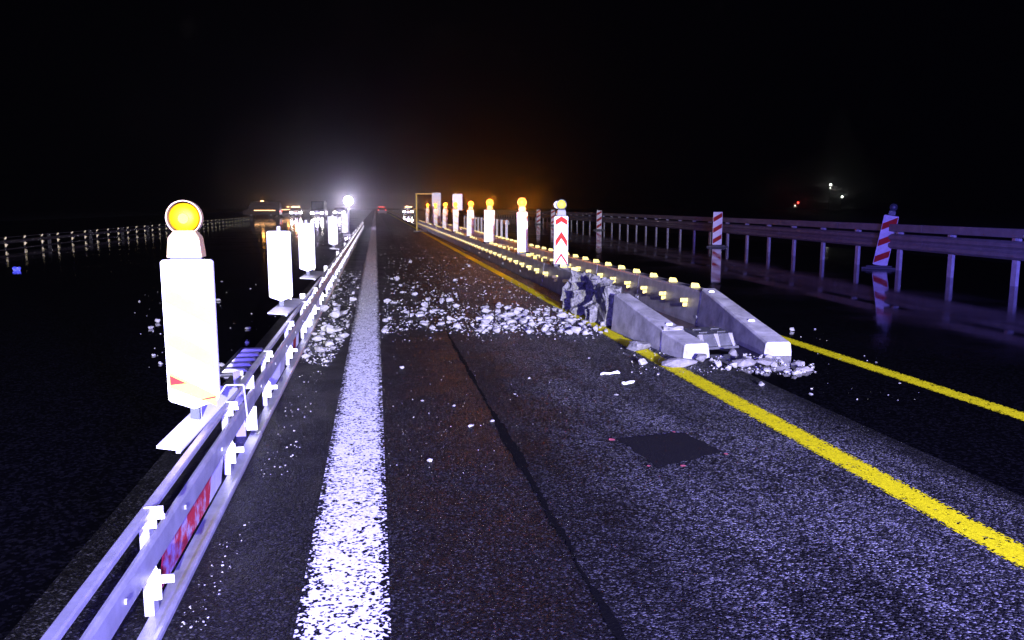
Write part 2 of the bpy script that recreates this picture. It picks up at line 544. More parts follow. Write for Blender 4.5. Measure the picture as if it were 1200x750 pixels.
def make_steel_barrier():
    t = thing('steel_barrier', (0, 0, 0), 'low galvanised steel barrier length beside the white edge line', 'barrier',
              'steel barrier lengths beside the white line')
    # local x = 0 is the near face; y runs along the road, three posts to a length
    m = MB()
    m.extrude_y([(0.0, 0.205), (0.006, 0.215), (0.012, 0.225), (0.012, 0.315), (0.006, 0.328), (0.0, 0.333), (-0.0102, 0.333), (-0.0102, 0.327), (0.0, 0.324), (0.004, 0.312), (0.004, 0.228), (0.0, 0.216), (-0.0102, 0.212), (-0.0102, 0.205)],
                0.006, SEG - 0.006)
    m.build('middle_rail', 'steel', t)
    MB().extrude_y([(-0.028, 0.425), (0.006, 0.425), (0.010, 0.43), (0.010, 0.447), (0.004, 0.453), (-0.026, 0.453), (-0.032, 0.447), (-0.032, 0.43)],
                   0.006, SEG - 0.006).build('top_rail', 'steel', t)
    MB().extrude_y([(-0.03, -0.004), (0.052, -0.004), (0.052, 0.018), (0.046, 0.026), (0.034, 0.026), (0.028, 0.012), (-0.03, 0.012)], 0.006, SEG - 0.006).build('base_rail', 'steel', t)
    for k in range(3):
        y = POST * (k + 0.5)
        MB().box(-0.0475, -0.0105, y - 0.035, y + 0.035, 0.0121, 0.4245).build('post', 'steel', t, bevel=0.004)
        hook_reflector(t, y, 'white_reflector')
        cross_reflector(t, y, 'white_reflector')
    MB().box(-0.12, -0.056, SEG - 0.008, SEG, 0.0, 0.46).box(-0.056, 0.012, SEG - 0.005, SEG + 0.005, 0.335, 0.424).box(-0.05, 0.02, SEG - 0.005, SEG + 0.005, 0.041, 0.208) \
        .build('coupling_plate', 'white_sheeting', t)
    for k in range(6):
        y = 0.35 + k * (SEG - 0.7) / 5
        MB().tube((0.011, y, 0.272), (0.019, y, 0.272), 0.011, 6).build('bolt', 'steel', t)
    return t


BX = -0.862
sb = make_steel_barrier()
NSEG = 12
left_segments = []
for k in range(NSEG):
    o = sb if k == 0 else copy_tree(sb)
    o.location = (BX - 0.004 * k, 0.615 + k * SEG, 0)
    left_segments.append(o)
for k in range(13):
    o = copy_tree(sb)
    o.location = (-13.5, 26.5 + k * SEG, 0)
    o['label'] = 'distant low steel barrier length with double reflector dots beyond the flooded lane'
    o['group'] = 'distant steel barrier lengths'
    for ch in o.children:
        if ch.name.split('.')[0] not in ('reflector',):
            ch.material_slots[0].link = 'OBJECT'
            ch.material_slots[0].material = MATS['shaded_steel']
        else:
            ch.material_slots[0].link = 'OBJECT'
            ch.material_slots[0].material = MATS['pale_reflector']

# sheets of striped warning foil hung between the rails of some bays
def foil(seg, y0, y1, cols):
    o = left_segments[seg]
    n = len(cols)
    for i, c in enumerate(cols):
        a, b = y0 + (y1 - y0) * i / n, y0 + (y1 - y0) * (i + 1) / n
        MB().add([(-0.02, a, 0.05), (-0.02, b, 0.05), (-0.02, b + 0.12, 0.205), (-0.02, a + 0.12, 0.205),
                  (-0.024, a, 0.05), (-0.024, b, 0.05), (-0.024, b + 0.12, 0.205), (-0.024, a + 0.12, 0.205)],
                 [(0, 1, 2, 3), (4, 7, 6, 5), (0, 4, 5, 1), (1, 5, 6, 2), (2, 6, 7, 3), (3, 7, 4, 0)]).build('warning_foil', c, o)


foil(0, 2.55, 3.85, ['scuffed_foil', 'scuffed_foil', 'scuffed_foil', 'grimy_sheeting'])
foil(1, 1.0, 2.1, ['white_sheeting', 'white_sheeting', 'grimy_sheeting'])
foil(1, 2.55, 3.5, ['white_sheeting', 'red_sheeting', 'white_sheeting'])
foil(2, 0.95, 2.0, ['grimy_sheeting', 'white_sheeting'])


# ------------------------------------------------------------------ beacons
def panel_outline(wd, h, tip, c=0.012):
    x = wd / 2
    if tip > 0:
        return [(0, 0), (x - c, tip * 0.75), (x, tip), (x, h - c), (x - c, h), (-x + c, h), (-x, h - c), (-x, tip), (-x + c, tip * 0.75)]
    return [(-x + c, 0), (x - c, 0), (x, c), (x, h - c), (x - c, h), (-x + c, h), (-x, h - c), (-x, c)]


def diagonal(parent, wd, h, z0, rise, band, mat, direction=1, y=-0.0225, x_in=0.012, low=0.0):
    """one diagonal stripe of foil, cut off at the panel's edges"""
    x = wd / 2 - x_in
    pts = [(-x, z0), (x, z0 - rise * direction), (x, z0 - rise * direction + band), (-x, z0 + band)]
    pts = [(a, min(max(b, low + 0.015), h - 0.015)) for a, b in pts]
    if max(p[1] for p in pts) - min(p[1] for p in pts) < 0.02:
        return
    MB().plate(pts, y, y + 0.002).build('stripe', mat, parent)


def chevron(parent, wd, z0, rise, band, mat, y=-0.0225):
    x = wd / 2 - 0.012
    m = MB()
    for s in (-1, 1):
        m.plate([(s * x, z0), (0, z0 + rise), (0, z0 + rise + band), (s * x, z0 + band)], y, y + 0.002)
    m.build('stripe', mat, parent)


def warning_lamp(parent, z, lens, case, power=0.0, r=0.072, color=(1, 0.28, 0.015)):
    """battery flasher: case with the round lens in a ring above it"""
    MB().add([(-0.085, -0.05, z), (0.085, -0.05, z), (0.085, 0.05, z), (-0.085, 0.05, z),
              (-0.075, -0.045, z + 0.10), (0.075, -0.045, z + 0.10), (0.075, 0.045, z + 0.10), (-0.075, 0.045, z + 0.10),
              (-0.05, -0.03, z + 0.135), (0.05, -0.03, z + 0.135), (0.05, 0.03, z + 0.135), (-0.05, 0.03, z + 0.135)],
             [(0, 3, 2, 1), (0, 1, 5, 4), (1, 2, 6, 5), (2, 3, 7, 6), (3, 0, 4, 7), (4, 5, 9, 8), (5, 6, 10, 9), (6, 7, 11, 10), (7, 4, 8, 11), (8, 9, 10, 11)]) \
        .build('lamp_case', case, parent, bevel=0.006)
    zc = z + 0.135 + r * 0.9
    # ring
    m = MB()
    n = 28
    vs = []
    for k in range(n):
        a = 2 * math.pi * k / n
        for rr, y in ((r * 1.16, -0.02), (r * 1.24, -0.02), (r * 1.24, 0.02), (r * 1.16, 0.02)):
            vs.append((math.cos(a) * rr, y, zc + math.sin(a) * rr))
    fs = []
    for k in range(n):
        for q in range(4):
            a, b = 4 * k + q, 4 * k + (q + 1) % 4
            c, d = 4 * ((k + 1) % n) + (q + 1) % 4, 4 * ((k + 1) % n) + q
            fs.append((a, b, c, d))
    m.add(vs, fs).build('lamp_ring', case, parent, smooth=False)
    # domed lens
    vs, fs = [], []
    rings = 6
    for side in (-1, 1):
        base = len(vs)
        vs.append((0, side * 0.048, zc))
        for i in range(1, rings + 1):
            t = i / rings
            for k in range(n):
                a = 2 * math.pi * k / n
                vs.append((math.cos(a) * r * 1.03 * t, side * (0.012 + 0.036 * math.sqrt(max(0, 1 - t * t))), zc + math.sin(a) * r * 1.03 * t))
        for k in range(n):
            fs.append((base, base + 1 + k, base + 1 + (k + 1) % n))
        for i in range(rings - 1):
            for k in range(n):
                a = base + 1 + i * n + k; b = base + 1 + i * n + (k + 1) % n
                fs.append((a, b, b + n, a + n))
    o = MB().add(vs, fs).build('lens', lens, parent, smooth=True)
    if lens == 'amber_lens':
        MB().tube((0.006, -0.0505, zc - 0.004), (0.006, -0.0475, zc - 0.004), r * 0.36, 16, r * 0.38).build('hot_spot', 'amber_lens_core', o)  # glowing disc on the lens face paints its hot centre
    if power:
        for s in (-1, 1):
            l = light('POINT', 'lamp_light', (0, s * 0.12, zc), power, color, shadow_soft_size=r)
            l.parent = parent
    return zc


def beacon(loc, label, group=None, wd=0.25, h=0.76, tip=0.05, z0=0.0, stripes=None, mat='white_sheeting', rz=0.0, tilt=0.0, name='guide_beacon'):
    t = thing(name, loc, label, 'beacon', group, rz)
    t.rotation_euler = (0, tilt, rz)
    p = MB().plate([(x, z + z0) for x, z in panel_outline(wd, h, tip)], -0.02, 0.02).build('panel', mat, t, bevel=0.003)
    MB().plate([(x * 0.93, z0 + 0.02 + z * 0.955) for x, z in panel_outline(wd, h, tip)], 0.0201, 0.026).build('back_plate', 'dark_case', t)
    return t


# on the steel barrier: white panels with pale orange bars, glare painted in, pointed below, bolted to a bracket
def bracket(t, z0, y0=-0.75, y1=0.85, xr=0.045, mat='steel'):
    MB().add([(-0.05, y0, -0.012 + z0), (xr, y0, -0.03 + z0), (xr, y1, -0.03 + z0), (-0.05, y1, -0.012 + z0),
              (-0.05, y0, 0.0 + z0), (xr, y0, -0.018 + z0), (xr, y1, -0.018 + z0), (-0.05, y1, 0.0 + z0)],
             [(0, 3, 2, 1), (4, 5, 6, 7), (0, 1, 5, 4), (1, 2, 6, 5), (2, 3, 7, 6), (3, 0, 4, 7)]).build('bracket', mat, t)
    MB().box(-0.022, 0.022, -0.012, 0.012, z0 - 0.02, z0 + 0.20).build('stem', 'dark_case', t)
    MB().box(xr - 0.025, xr - 0.005, y0, y1, z0 - 0.0401, z0 - 0.0285).build('clamp', 'steel', t)


specs = [(4.24, -0.945, 'white beacon with a round yellow lamp on top, bolted to the steel barrier', True),
         (9.05, -1.05, 'overexposed white beacon without lamp on the steel barrier, between lamp beacon and smaller looking ones', False),
         (13.17, -1.10, 'white beacon on the steel barrier, second beyond the one carrying the yellow lamp', False),
         (22.0, -1.14, 'white beacon on the steel barrier, third beyond the one carrying the yellow lamp', False),
         (32.0, -1.20, 'white beacon on the steel barrier, fourth beyond the one carrying the yellow lamp', False)]
for i, (y, x, lab, lamp) in enumerate(specs):
    t = beacon((x, y, 0.0), lab, 'beacons on the steel barrier', h=0.77, tip=0.055, z0=0.535, rz=R(-2))
    for k, zz in enumerate((0.65, 0.87, 1.09)):
        diagonal(t, 0.25, 1.305, zz, 0.13, 0.085, ('glare_pale_sheeting' if i else 'glare_yellow_sheeting') if i or k else 'orange_sheeting', 1, low=0.535)
    if i == 0:
        MB().plate([(-0.11, 0.715), (-0.11, 0.665), (-0.03, 0.672)], -0.0232, -0.0226).build('stripe', 'red_sheeting', t)
        MB().plate([(0.0, 0.575), (0.11, 0.592), (0.11, 0.602), (0.06, 0.592)], -0.0232, -0.0226).build('stripe', 'red_sheeting', t)
    bracket(t, 0.488, y0=-0.62 if i else -0.5, y1=0.75, xr=BX - 0.003 * y - 0.012 - x, mat='steel' if i else 'white_sheeting')  # nearest bracket white, its overexposure put into the colour
    MB().box(-0.022, 0.022, 0.0262, 0.036, 0.47, 0.95).build('stem', 'steel', t)
    if lamp:
        warning_lamp(t, 1.317, 'amber_lens', 'lamp_case', r=0.070)
        MB().box(-0.075, 0.075, -0.02, 0.02, 1.305, 1.317).build('lamp_mount', 'dark_case', t)
        m = MB()
        pts = [(0.12, 0.03, 0.60), (0.15, 0.03, 0.645), (0.24, 0.03, 0.645), (0.252, 0.03, 0.47)]
        for a, b in zip(pts, pts[1:]):
            m.tube(a, b, 0.005, 8)
        m.build('carry_handle', 'steel', t)
    else:
        MB().tube((0, 0, 1.305), (0, 0, 1.355), 0.018, 10).build('lamp_socket', 'white_sheeting', t)

# ------------------------------------------------------------------ two rows of concrete barrier
EL = 2.52
PROF = [(-0.15, -0.004), (0.15, -0.004), (0.15, 0.05), (0.105, 0.44), (0.085, 0.465), (-0.085, 0.465), (-0.105, 0.44), (-0.15, 0.05)]


def side_reflector(t, y, zc=0.27):
    """three lobes on a bracket, facing the traffic"""
    xf = -0.155
    m = MB()
    for dx, dz in ((-0.036, 0.026), (0.036, 0.026), (0.0, -0.036)):
        m.box(xf + dx - 0.034, xf + dx + 0.034, y - 0.012, y + 0.012, zc + dz - 0.027, zc + dz + 0.027)
    m.build('reflector', 'yellow_reflector', t, bevel=0.005)


def top_reflector(t, y):
    MB().add([(-0.075, y - 0.012, 0.4651), (0.06, y - 0.012, 0.4651), (0.06, y + 0.07, 0.4651), (-0.075, y + 0.07, 0.4651),
              (-0.072, y - 0.012, 0.535), (0.03, y - 0.012, 0.525), (0.0, y + 0.055, 0.485), (-0.05, y + 0.055, 0.485)],
             [(0, 3, 2, 1), (4, 5, 6, 7), (0, 1, 5, 4), (1, 2, 6, 5), (2, 3, 7, 6), (3, 0, 4, 7)]).build('reflector', 'yellow_reflector', t, bevel=0.004)


def make_concrete():
    t = thing('concrete_barrier', (0, 0, 0), 'l', 'barrier', 'g')
    m = MB().extrude_y(PROF, 0.006, EL - 0.006).build('body', 'wet_concrete', t, bevel=0.006)
    for k in range(3):
        y = EL * (k + 0.5) / 3
        top_reflector(t, y)
        side_reflector(t, y)
    for y in (0.045, EL - 0.045):
        MB().box(-0.1495, -0.118, y - 0.03, y + 0.03, 0.09, 0.13).build('joint_pocket', 'steel', t)
    return t


cb = make_concrete()
XL, XR = 3.38, 4.33
YL0, YR0 = 12.95, 9.93
for row, (X, y0, n, lab, grp) in enumerate((
        (XL, YL0, 20, 'grey concrete barrier block with yellow reflectors along the yellow lane line', 'concrete blocks along the near yellow line'),
        (XR, YR0, 21, 'dark concrete barrier block with yellow reflectors in the row beside the flooded lane', 'concrete blocks beside the flooded lane'))):
    for k in range(n):
        o = cb if (row == 0 and k == 0) else copy_tree(cb)
        y = y0 + k * EL
        o.location = (X + 0.012 * noise.noise((k * 1.7, row * 5, 0)), y, 0)
        o.rotation_euler.z = R(0.35) * noise.noise((k * 2.3, row * 9, 4))
        o['label'], o['group'] = lab, grp


# ------------------------------------------------------------------ sloping end blocks
def terminal(loc, rz, pitch, label, L, h0, h1, broken=None):
    t = thing('barrier_end_block', loc, label, 'barrier end')
    t.rotation_euler = (pitch, 0, rz)

    def ring(y):
        f = y / L
        h = h1 + (h0 - h1) * f
        top = 0.085 + (0.125 - 0.085) * (1 - f)
        return [(-0.15, y, -0.0), (0.15, y, -0.0), (0.15, y, 0.05), (top + 0.012, y, h - 0.02), (top - 0.006, y, h), (-top + 0.006, y, h), (-top - 0.012, y, h - 0.02), (-0.15, y, 0.05)]

    def body(y0, y1, dz0=0.0, jag0=0, jag1=0):
        n = 7
        m = MB()
        vs, fs = [], []
        for i in range(n + 1):
            y = y0 + (y1 - y0) * i / n
            for q, p in enumerate(ring(y)):
                j = Vector(p)
                if i == 0 and jag0:
                    j.y += jag0 * noise.noise((q * 1.9, 3, 0))
                if i == n and jag1:
                    j.y += jag1 * noise.noise((q * 1.9, 8, 0))
                j += Vector((noise.noise(j * 6), 0, noise.noise(j * 6 + Vector((9, 0, 0))))) * 0.003
                vs.append(j)
        for i in range(n):
            for q in range(8):
                a, b = i * 8 + q, i * 8 + (q + 1) % 8
                fs.append((a, b, b + 8, a + 8))
        fs += [tuple(range(8))[::-1], tuple(range(n * 8, n * 8 + 8))]
        m.add(vs, fs)
        return m

    return t, body


# right: still in line
tr, body = terminal((4.16, 7.70, 0), R(-4.2), 0, 'intact sloping concrete end block with bright end face beside the rubber foot plate', 2.2, 0.50, 0.155)
body(0, 2.2).build('body', 'concrete', tr, bevel=0.006)
MB().tube((0, 0.75, 0.270), (0, 0.75, 0.292), 0.045, 12, 0.03).build('reflector_stud', 'white_reflector', tr)
MB().tube((-0.03, 2.02, 0.468), (-0.03, 2.02, 0.490), 0.045, 12, 0.03).build('reflector_stud', 'white_reflector', tr)
# left: torn off, pushed over the yellow line and cracked across
tl, body = terminal((3.22, 7.66, 0), R(3.6), 0, 'cracked sloping concrete end block shoved over the yellow line', 2.1, 0.47, 0.16)
body(0.555, 2.1, jag0=0.05, jag1=0.10).build('body', 'concrete', tl, bevel=0.004)
lo = body(0, 0.535, jag1=0.05).build('nose', 'concrete', tl, bevel=0.004)
lo.rotation_euler = (R(-2.2), 0, R(2.0))
lo.location = (0.01, -0.01, 0.012)
MB().tube((0.02, 0.70, 0.265), (0.02, 0.70, 0.288), 0.045, 12, 0.03).build('reflector_stud', 'white_reflector', tl)
jagged('torn_lip', 'broken_concrete', (0.22, 0.05, 0.035), 4, 0.018, tl, (0.0, 0.56, 0.235), 3)
jagged('torn_lip', 'broken_concrete', (0.14, 0.07, 0.05), 9, 0.03, tl, (-0.02, 2.07, 0.43), 3)

# ------------------------------------------------------------------ what is left of the block between
st = thing('shattered_barrier_block', (XL - 0.02, 12.05, 0), 'shattered concrete stub with torn end below the chevron beacon', 'barrier')
jagged('body', 'broken_concrete', (0.30, 0.86, 0.48), 2, 0.075, st, (0, 0.44, 0), 7,
       keep=lambda c: 0.15 + 0.85 * max(0, 0.5 - c.y) ** 0.7, taper=lambda z: 1 - 0.38 * z)
jagged('torn_core', 'broken_concrete', (0.22, 0.34, 0.30), 12, 0.10, st, (-0.04, -0.10, 0), 5, taper=lambda z: 1 - 0.3 * z)
for k in range(5):
    m = MB()
    p = Vector((-0.08 + 0.04 * k, 0.05, 0.10 + 0.07 * k))
    for s in range(6):
        q = p + Vector((rnd.uniform(-0.05, 0.03), -0.075, rnd.uniform(-0.05, 0.045)))
        m.tube(p, q, 0.006, 6)
        p = q
    m.build('rebar', 'rust', st)

sl = thing('upright_concrete_slab', (3.07, 9.93, 0), 'upright broken slab of concrete beside the cracked end block', 'rubble')
jagged('body', 'broken_concrete', (0.26, 0.62, 0.52), 21, 0.06, sl, (0, 0.42, 0), 7, keep=lambda c: 0.25 + abs(c.y) * 1.3 + max(0, c.z), taper=lambda z: 1 - 0.36 * z)
jagged('torn_face', 'broken_concrete', (0.10, 0.10, 0.40), 23, 0.035, sl, (0.03, 0.0, 0.02), 4)

big = [((3.22, 11.55), (0.28, 0.34, 0.50), 'leaning lump of torn concrete between stub and upright slab', 31),
       ((2.98, 11.30), (0.24, 0.26, 0.33), 'blocky grey concrete lump at the foot of the shattered stub', 33),
       ((3.10, 10.75), (0.20, 0.22, 0.54), 'tall jagged lump of concrete behind the upright slab', 35),
       ((2.94, 10.55), (0.17, 0.24, 0.24), 'low jagged lump beside the upright slab', 36),
       ((2.99, 11.85), (0.22, 0.26, 0.40), 'standing shard of concrete against the shattered stub', 37),
       ((3.12, 12.15), (0.18, 0.22, 0.52), 'tall thin shard of concrete below the chevron beacon', 38)]
for (x, y), s, lab, sd in big:
    o = jagged('concrete_lump', 'broken_concrete', s, sd, 0.10, None, (x, y, 0), 6, taper=lambda z: 1 - 0.45 * z)
    o.rotation_euler.z = sd * 0.7
    tag(o, lab, 'rubble', 'large concrete lumps')

# slabs round the nose
def slab(px, py, size, seed, lab, mat='broken_concrete', rz=0.0, amp=0.03, tilt=(0, 0)):
    c = G(px, py)
    me = chunk_mesh(seed, 26, 0.9, 'concrete_slab')
    for v in me.vertices:
        v.co = (v.co.x * size[0] * 1.05, v.co.y * size[1] * 1.1, v.co.z * size[2] * 1.15)
    o = link('concrete_slab', me, 'dirty_concrete' if mat == 'concrete' else mat, None, False, (c.x, c.y, -0.005))
    o.rotation_euler = (tilt[0], tilt[1], rz)
    return tag(o, lab, 'rubble', 'concrete slabs round the end blocks')


slab(748, 411, (0.30, 0.24, 0.13), 41, 'pale rough slab lying on the yellow line before the cracked block', rz=0.5, amp=0.06)
slab(797, 430, (0.34, 0.16, 0.10), 43, 'smooth grey slab at the tip of the cracked end block on the yellow line', 'concrete', rz=-0.12, amp=0.015)
slab(870, 429, (0.30, 0.20, 0.10), 45, 'flat grey wedge of concrete between the two end blocks', 'concrete', rz=0.3, amp=0.035)
slab(899, 428, (0.22, 0.14, 0.075), 47, 'flat slab lying under the bright end face of the intact block', 'concrete', rz=-0.2, amp=0.03)
slab(942, 435, (0.20, 0.08, 0.05), 49, 'narrow slab on the wet lane beyond the intact end block', 'concrete', rz=-0.1, amp=0.015)
slab(935, 428, (0.16, 0.12, 0.06), 51, 'small dark slab near the narrow slab on the wet lane', 'concrete', rz=0.4, amp=0.03)
slab(753, 427, (0.10, 0.09, 0.07), 53, 'small white wedge of concrete just before the pale rough slab', 'rubble', rz=0.4, amp=0.03)
slab(822, 424, (0.16, 0.14, 0.09), 55, 'grey lump wedged under the rubber foot plate', 'concrete', rz=1.0, amp=0.04)
slab(860, 419, (0.15, 0.12, 0.10), 57, 'dark lump in the shade between foot plate and intact block', 'concrete', rz=1.0, amp=0.04)

# rubber foot plate thrown between the end blocks, its ribbed edge towards the road
fp = thing('beacon_foot_plate', (3.66, 8.10, 0.06), 'dark ribbed rubber foot plate thrown between the concrete end blocks', 'foot plate')
fp.rotation_euler = (R(4), R(-1), R(4))
MB().add([(-0.24, -0.02, 0), (0.22, -0.02, 0), (0.22, 0.42, 0), (-0.24, 0.42, 0), (-0.22, 0.06, 0.12), (0.20, 0.06, 0.12), (0.20, 0.40, 0.12), (-0.22, 0.40, 0.12)],
         [(0, 3, 2, 1), (4, 5, 6, 7), (0, 1, 5, 4), (1, 2, 6, 5), (2, 3, 7, 6), (3, 0, 4, 7)]).build('body', 'grey_plastic', fp, bevel=0.008)
MB().box(-0.255, 0.235, -0.05, 0.44, -0.028, -0.001).build('rim', 'grey_plastic', fp, bevel=0.006)
for x in (-0.185, 0.0, 0.175):
    MB().add([(x - 0.012, -0.045, 0.0), (x + 0.012, -0.045, 0.0), (x + 0.026, 0.055, 0.122), (x - 0.026, 0.055, 0.122), (x - 0.012, 0.02, 0.0), (x + 0.012, 0.02, 0.0)],
             [(0, 1, 2, 3), (0, 3, 4), (1, 5, 2), (4, 3, 2, 5), (0, 4, 5, 1)]).build('rib', 'wet_concrete', fp)
for x in (-0.12, 0.10):
    for y in (0.15, 0.30):
        MB().box(x - 0.05, x + 0.05, y - 0.035, y + 0.035, 0.1201, 0.134).build('stud', 'grey_plastic', fp, bevel=0.004)

# ------------------------------------------------------------------ beacons on the concrete row
BZ = 0.462
t = beacon((XL + 0.02, 14.55, BZ), 'beacon with red and white chevrons and a dull yellow lamp on the concrete row', wd=0.25, h=0.93, tip=0, stripes=None, rz=R(-5))
for zz, bd in ((0.0, 0.06), (0.33, 0.13), (0.74, 0.10)):
    chevron(t, 0.25, zz + 0.02, 0.17 if zz < 0.7 else 0.07, bd, 'red_sheeting')
MB().box(-0.135, -0.1251, -0.012, 0.03, 0.02, 0.91).build('edge_strip', 'grimy_sheeting', t)
warning_lamp(t, 0.942, 'dull_amber_lens', 'dark_case', r=0.075)
MB().tube((-0.07, 0.03, 1.14), (-0.07, 0.09, 1.14), 0.07, 16).build('rear_lens', 'grey_plastic', t)
MB().box(-0.09, 0.09, -0.02, 0.02, 0.93, 0.942).build('lamp_mount', 'dark_case', t)
MB().box(-0.15, 0.15, -0.12, 0.12, 0.0, 0.045).build('foot', 'rubber', t, bevel=0.008)
row_y = [(18.5, 0.25, 0.98, 48), (24.2, 0.32, 1.0, 60), (29.2, 0.25, 0.98, 34), (34.4, 0.25, 0.98, 34), (40.0, 0.25, 0.98, 30), (46.0, 0.25, 0.98, 30), (53.5, 0.25, 0.98, 30)]
row_labels = ['white beacon with glowing orange lamp standing next beyond the chevron beacon',
              'wide white beacon with glowing orange lamp, second beyond the chevron beacon',
              'white beacon with glowing orange lamp, third beyond the chevron beacon',
              'white beacon with glowing orange lamp, fourth beyond the chevron beacon']
for i, (y, wd, h, pw) in enumerate(row_y):
    lean = R((-1.2, 0.8, 1.6, -0.9, 1.4, -1.5, 0.6)[i])
    t = beacon((XL + 0.02, y, BZ), row_labels[i] if i < 4 else 'small white beacon with orange lamp near the white boards ending the concrete row', 'beacons on the concrete row', wd=wd, h=h, tip=0, rz=R((-3, 2, -6, 4, -2, 5, -4)[i]), tilt=lean)
    for zz in (0.12, 0.42, 0.72):
        diagonal(t, wd, h, zz, 0.12, 0.10, 'glare_pale_sheeting', 1)
    MB().box(-0.16, 0.16, -0.15, 0.15, 0.0, 0.045).build('foot', 'rubber', t, bevel=0.008)
    if pw:
        MB().box(-0.09, 0.09, -0.02, 0.02, h, h + 0.012).build('lamp_mount', 'dark_case', t)
        warning_lamp(t, h - 0.06 + 0.072, 'lit_amber', 'lamp_case', power=pw, r=0.085)

# ------------------------------------------------------------------ right guardrail: two rails on posts
RX = 13.05
WPROF = [(0, 0.515), (-0.02, 0.53), (-0.06, 0.57), (-0.06, 0.64), (-0.02, 0.685), (-0.012, 0.705), (-0.02, 0.725), (-0.06, 0.77), (-0.06, 0.84), (-0.02, 0.88), (0, 0.895),
         (0.004, 0.893), (-0.014, 0.876), (-0.054, 0.836), (-0.054, 0.774), (-0.014, 0.729), (-0.006, 0.705), (-0.014, 0.681), (-0.054, 0.636), (-0.054, 0.574), (-0.014, 0.534), (0.004, 0.517)]


def make_guardrail():
    t = thing('guardrail', (0, 0, 0), 'double-rail steel guardrail length on posts behind the flooded lane', 'guardrail', 'guardrail lengths behind the flooded lane')
    MB().extrude_y(WPROF, 0.004, 3.996).build('lower_rail', 'galvanised_steel', t)
    MB().extrude_y([(-0.05, 0.955), (0.09, 0.955), (0.10, 0.965), (0.10, 1.125), (0.09, 1.135), (-0.05, 1.135), (-0.06, 1.125), (-0.06, 0.965)], 0.004, 3.996).build('upper_rail', 'galvanised_steel', t)
    for y in (1.0, 3.0):
        MB().box(0.006, 0.014, y - 0.07, y + 0.07, -0.004, 0.953).box(0.0142, 0.075, y - 0.07, y - 0.062, -0.004, 0.953).box(0.0142, 0.075, y + 0.062, y + 0.07, -0.004, 0.953).build('post', 'post_steel', t)
        MB().box(-0.055, 0.005, y - 0.05, y + 0.05, 0.898, 0.952).build('spacer', 'steel', t, bevel=0.005)
    return t


gr = make_guardrail()
RPATH = [(4, 11.9), (8, 12.1), (14, 12.45), (20.5, 12.95), (28, 13.6), (50, 15.0), (90, 15.8), (140, 16.4)]


def rail_x(y):
    for (a, xa), (b, xb) in zip(RPATH, RPATH[1:]):
        if a <= y <= b:
            return xa + (xb - xa) * (y - a) / (b - a)


for k in range(28):
    o = gr if k == 0 else copy_tree(gr)
    y = 8.9 + 4 * k
    o.location = (rail_x(y), y, 0)
    o.rotation_euler.z = -math.atan2(rail_x(y + 4) - rail_x(y), 4)

# beacons standing in the water before it
def flood_beacon(px, py, lab, tilt=0.0, h=1.22, wd=0.33, rz=0.0, lamp=False, group=None, dirn=1, mat='white_sheeting'):
    c = G(px, py)
    t = beacon((c.x, c.y, 0), lab, group, wd=wd, h=h, tip=0, z0=0.09, rz=rz, tilt=tilt, mat=mat)
    for zz in (0.04, 0.46, 0.88):
        diagonal(t, wd, h + 0.09, zz + 0.16 * (dirn < 0) * 0 + 0.09, -0.20 * dirn, 0.17, 'red_sheeting', 1, low=0.09)
    f = MB().box(-0.40, 0.40, -0.22, 0.22, 0.0, 0.05).box(-0.30, 0.30, -0.16, 0.16, 0.0501, 0.088).build('foot', 'rubber', t, bevel=0.01)
    f.rotation_euler = (0, -tilt, 0)
    if lamp:
        warning_lamp(t, h + 0.1, 'dark_case', 'dark_case', r=0.07)
    return t


flood_beacon(840, 289.5, 'upright red and white striped beacon mirrored in the flooded lane before the guardrail', rz=R(-20), wd=0.35, h=1.27)
flood_beacon(1030, 315, 'tilted red and white striped beacon with dark lamp leaning towards the guardrail', tilt=R(9), h=1.27, wd=0.34, lamp=True, rz=R(-38), mat='grimy_sheeting')
for px, py in ((702, 270), (648, 264.5), (631, 263)):
    flood_beacon(px, py, 'far red and white beacon standing in the water along the distant guardrail', group='far beacons along the guardrail', rz=R(-12))

# white-posted rail beyond the right concrete row
fe = thing('post_rail', (5.45, 33.5, 0), 'short white posted railing beyond the concrete rows and glowing beacons', 'railing')
for k in range(13):
    MB().box(-0.05, 0.05, k * 1.35 - 0.03, k * 1.35 + 0.03, 0, 1.0).build('post', 'post_steel', fe)
MB().box(0.051, 0.09, -0.2, 12 * 1.35 + 0.2, 0.80, 0.98).build('rail', 'galvanised_steel', fe)

# ------------------------------------------------------------------ boards and frame at the end of the row
def board(loc, lab, wd, z0, z1, legs):
    t = thing('sign_board', loc, lab, 'sign')
    MB().box(-wd / 2, wd / 2, -0.015, 0.015, z0, z1).build('panel', 'white_sheeting', t, bevel=0.006)
    for x in legs:
        MB().tube((x, 0.035, 0), (x, 0.035, z1 - 0.05), 0.022, 8).build('post', 'steel', t)
    MB().box(-0.3, 0.3, -0.2, 0.25, 0, 0.08).build('foot', 'rubber', t, bevel=0.01)
    return t


board((3.42 + 0.35, 50.5, 0), 'tall white board beside the yellow tubular frame at the far end', 0.56, 0.55, 2.42, (-0.18, 0.18))
board((3.78, 37.5, 0), 'short white board raised on a post behind the beacon row', 0.46, 1.40, 2.15, (0.0,))
fr = thing('tubular_frame', (3.42 - 0.32, 51.0, 0), 'yellow tubular frame standing beside the tall white board', 'frame')
for a, b in (((-0.55, 0, 0), (-0.55, 0, 2.36)), ((-0.585, 0, 2.36), (0.60, 0, 2.36)), ((0.60, 0, 0), (0.60, 0, 2.36)), ((-0.55, 0, 1.40), (-0.75, 0, 1.40))):
    MB().tube(a, b, 0.045, 10).build('tube', 'yellow_tube', fr)
MB().box(-0.75, 0.65, -0.2, 0.2, 0, 0.06).build('foot', 'rubber', fr)


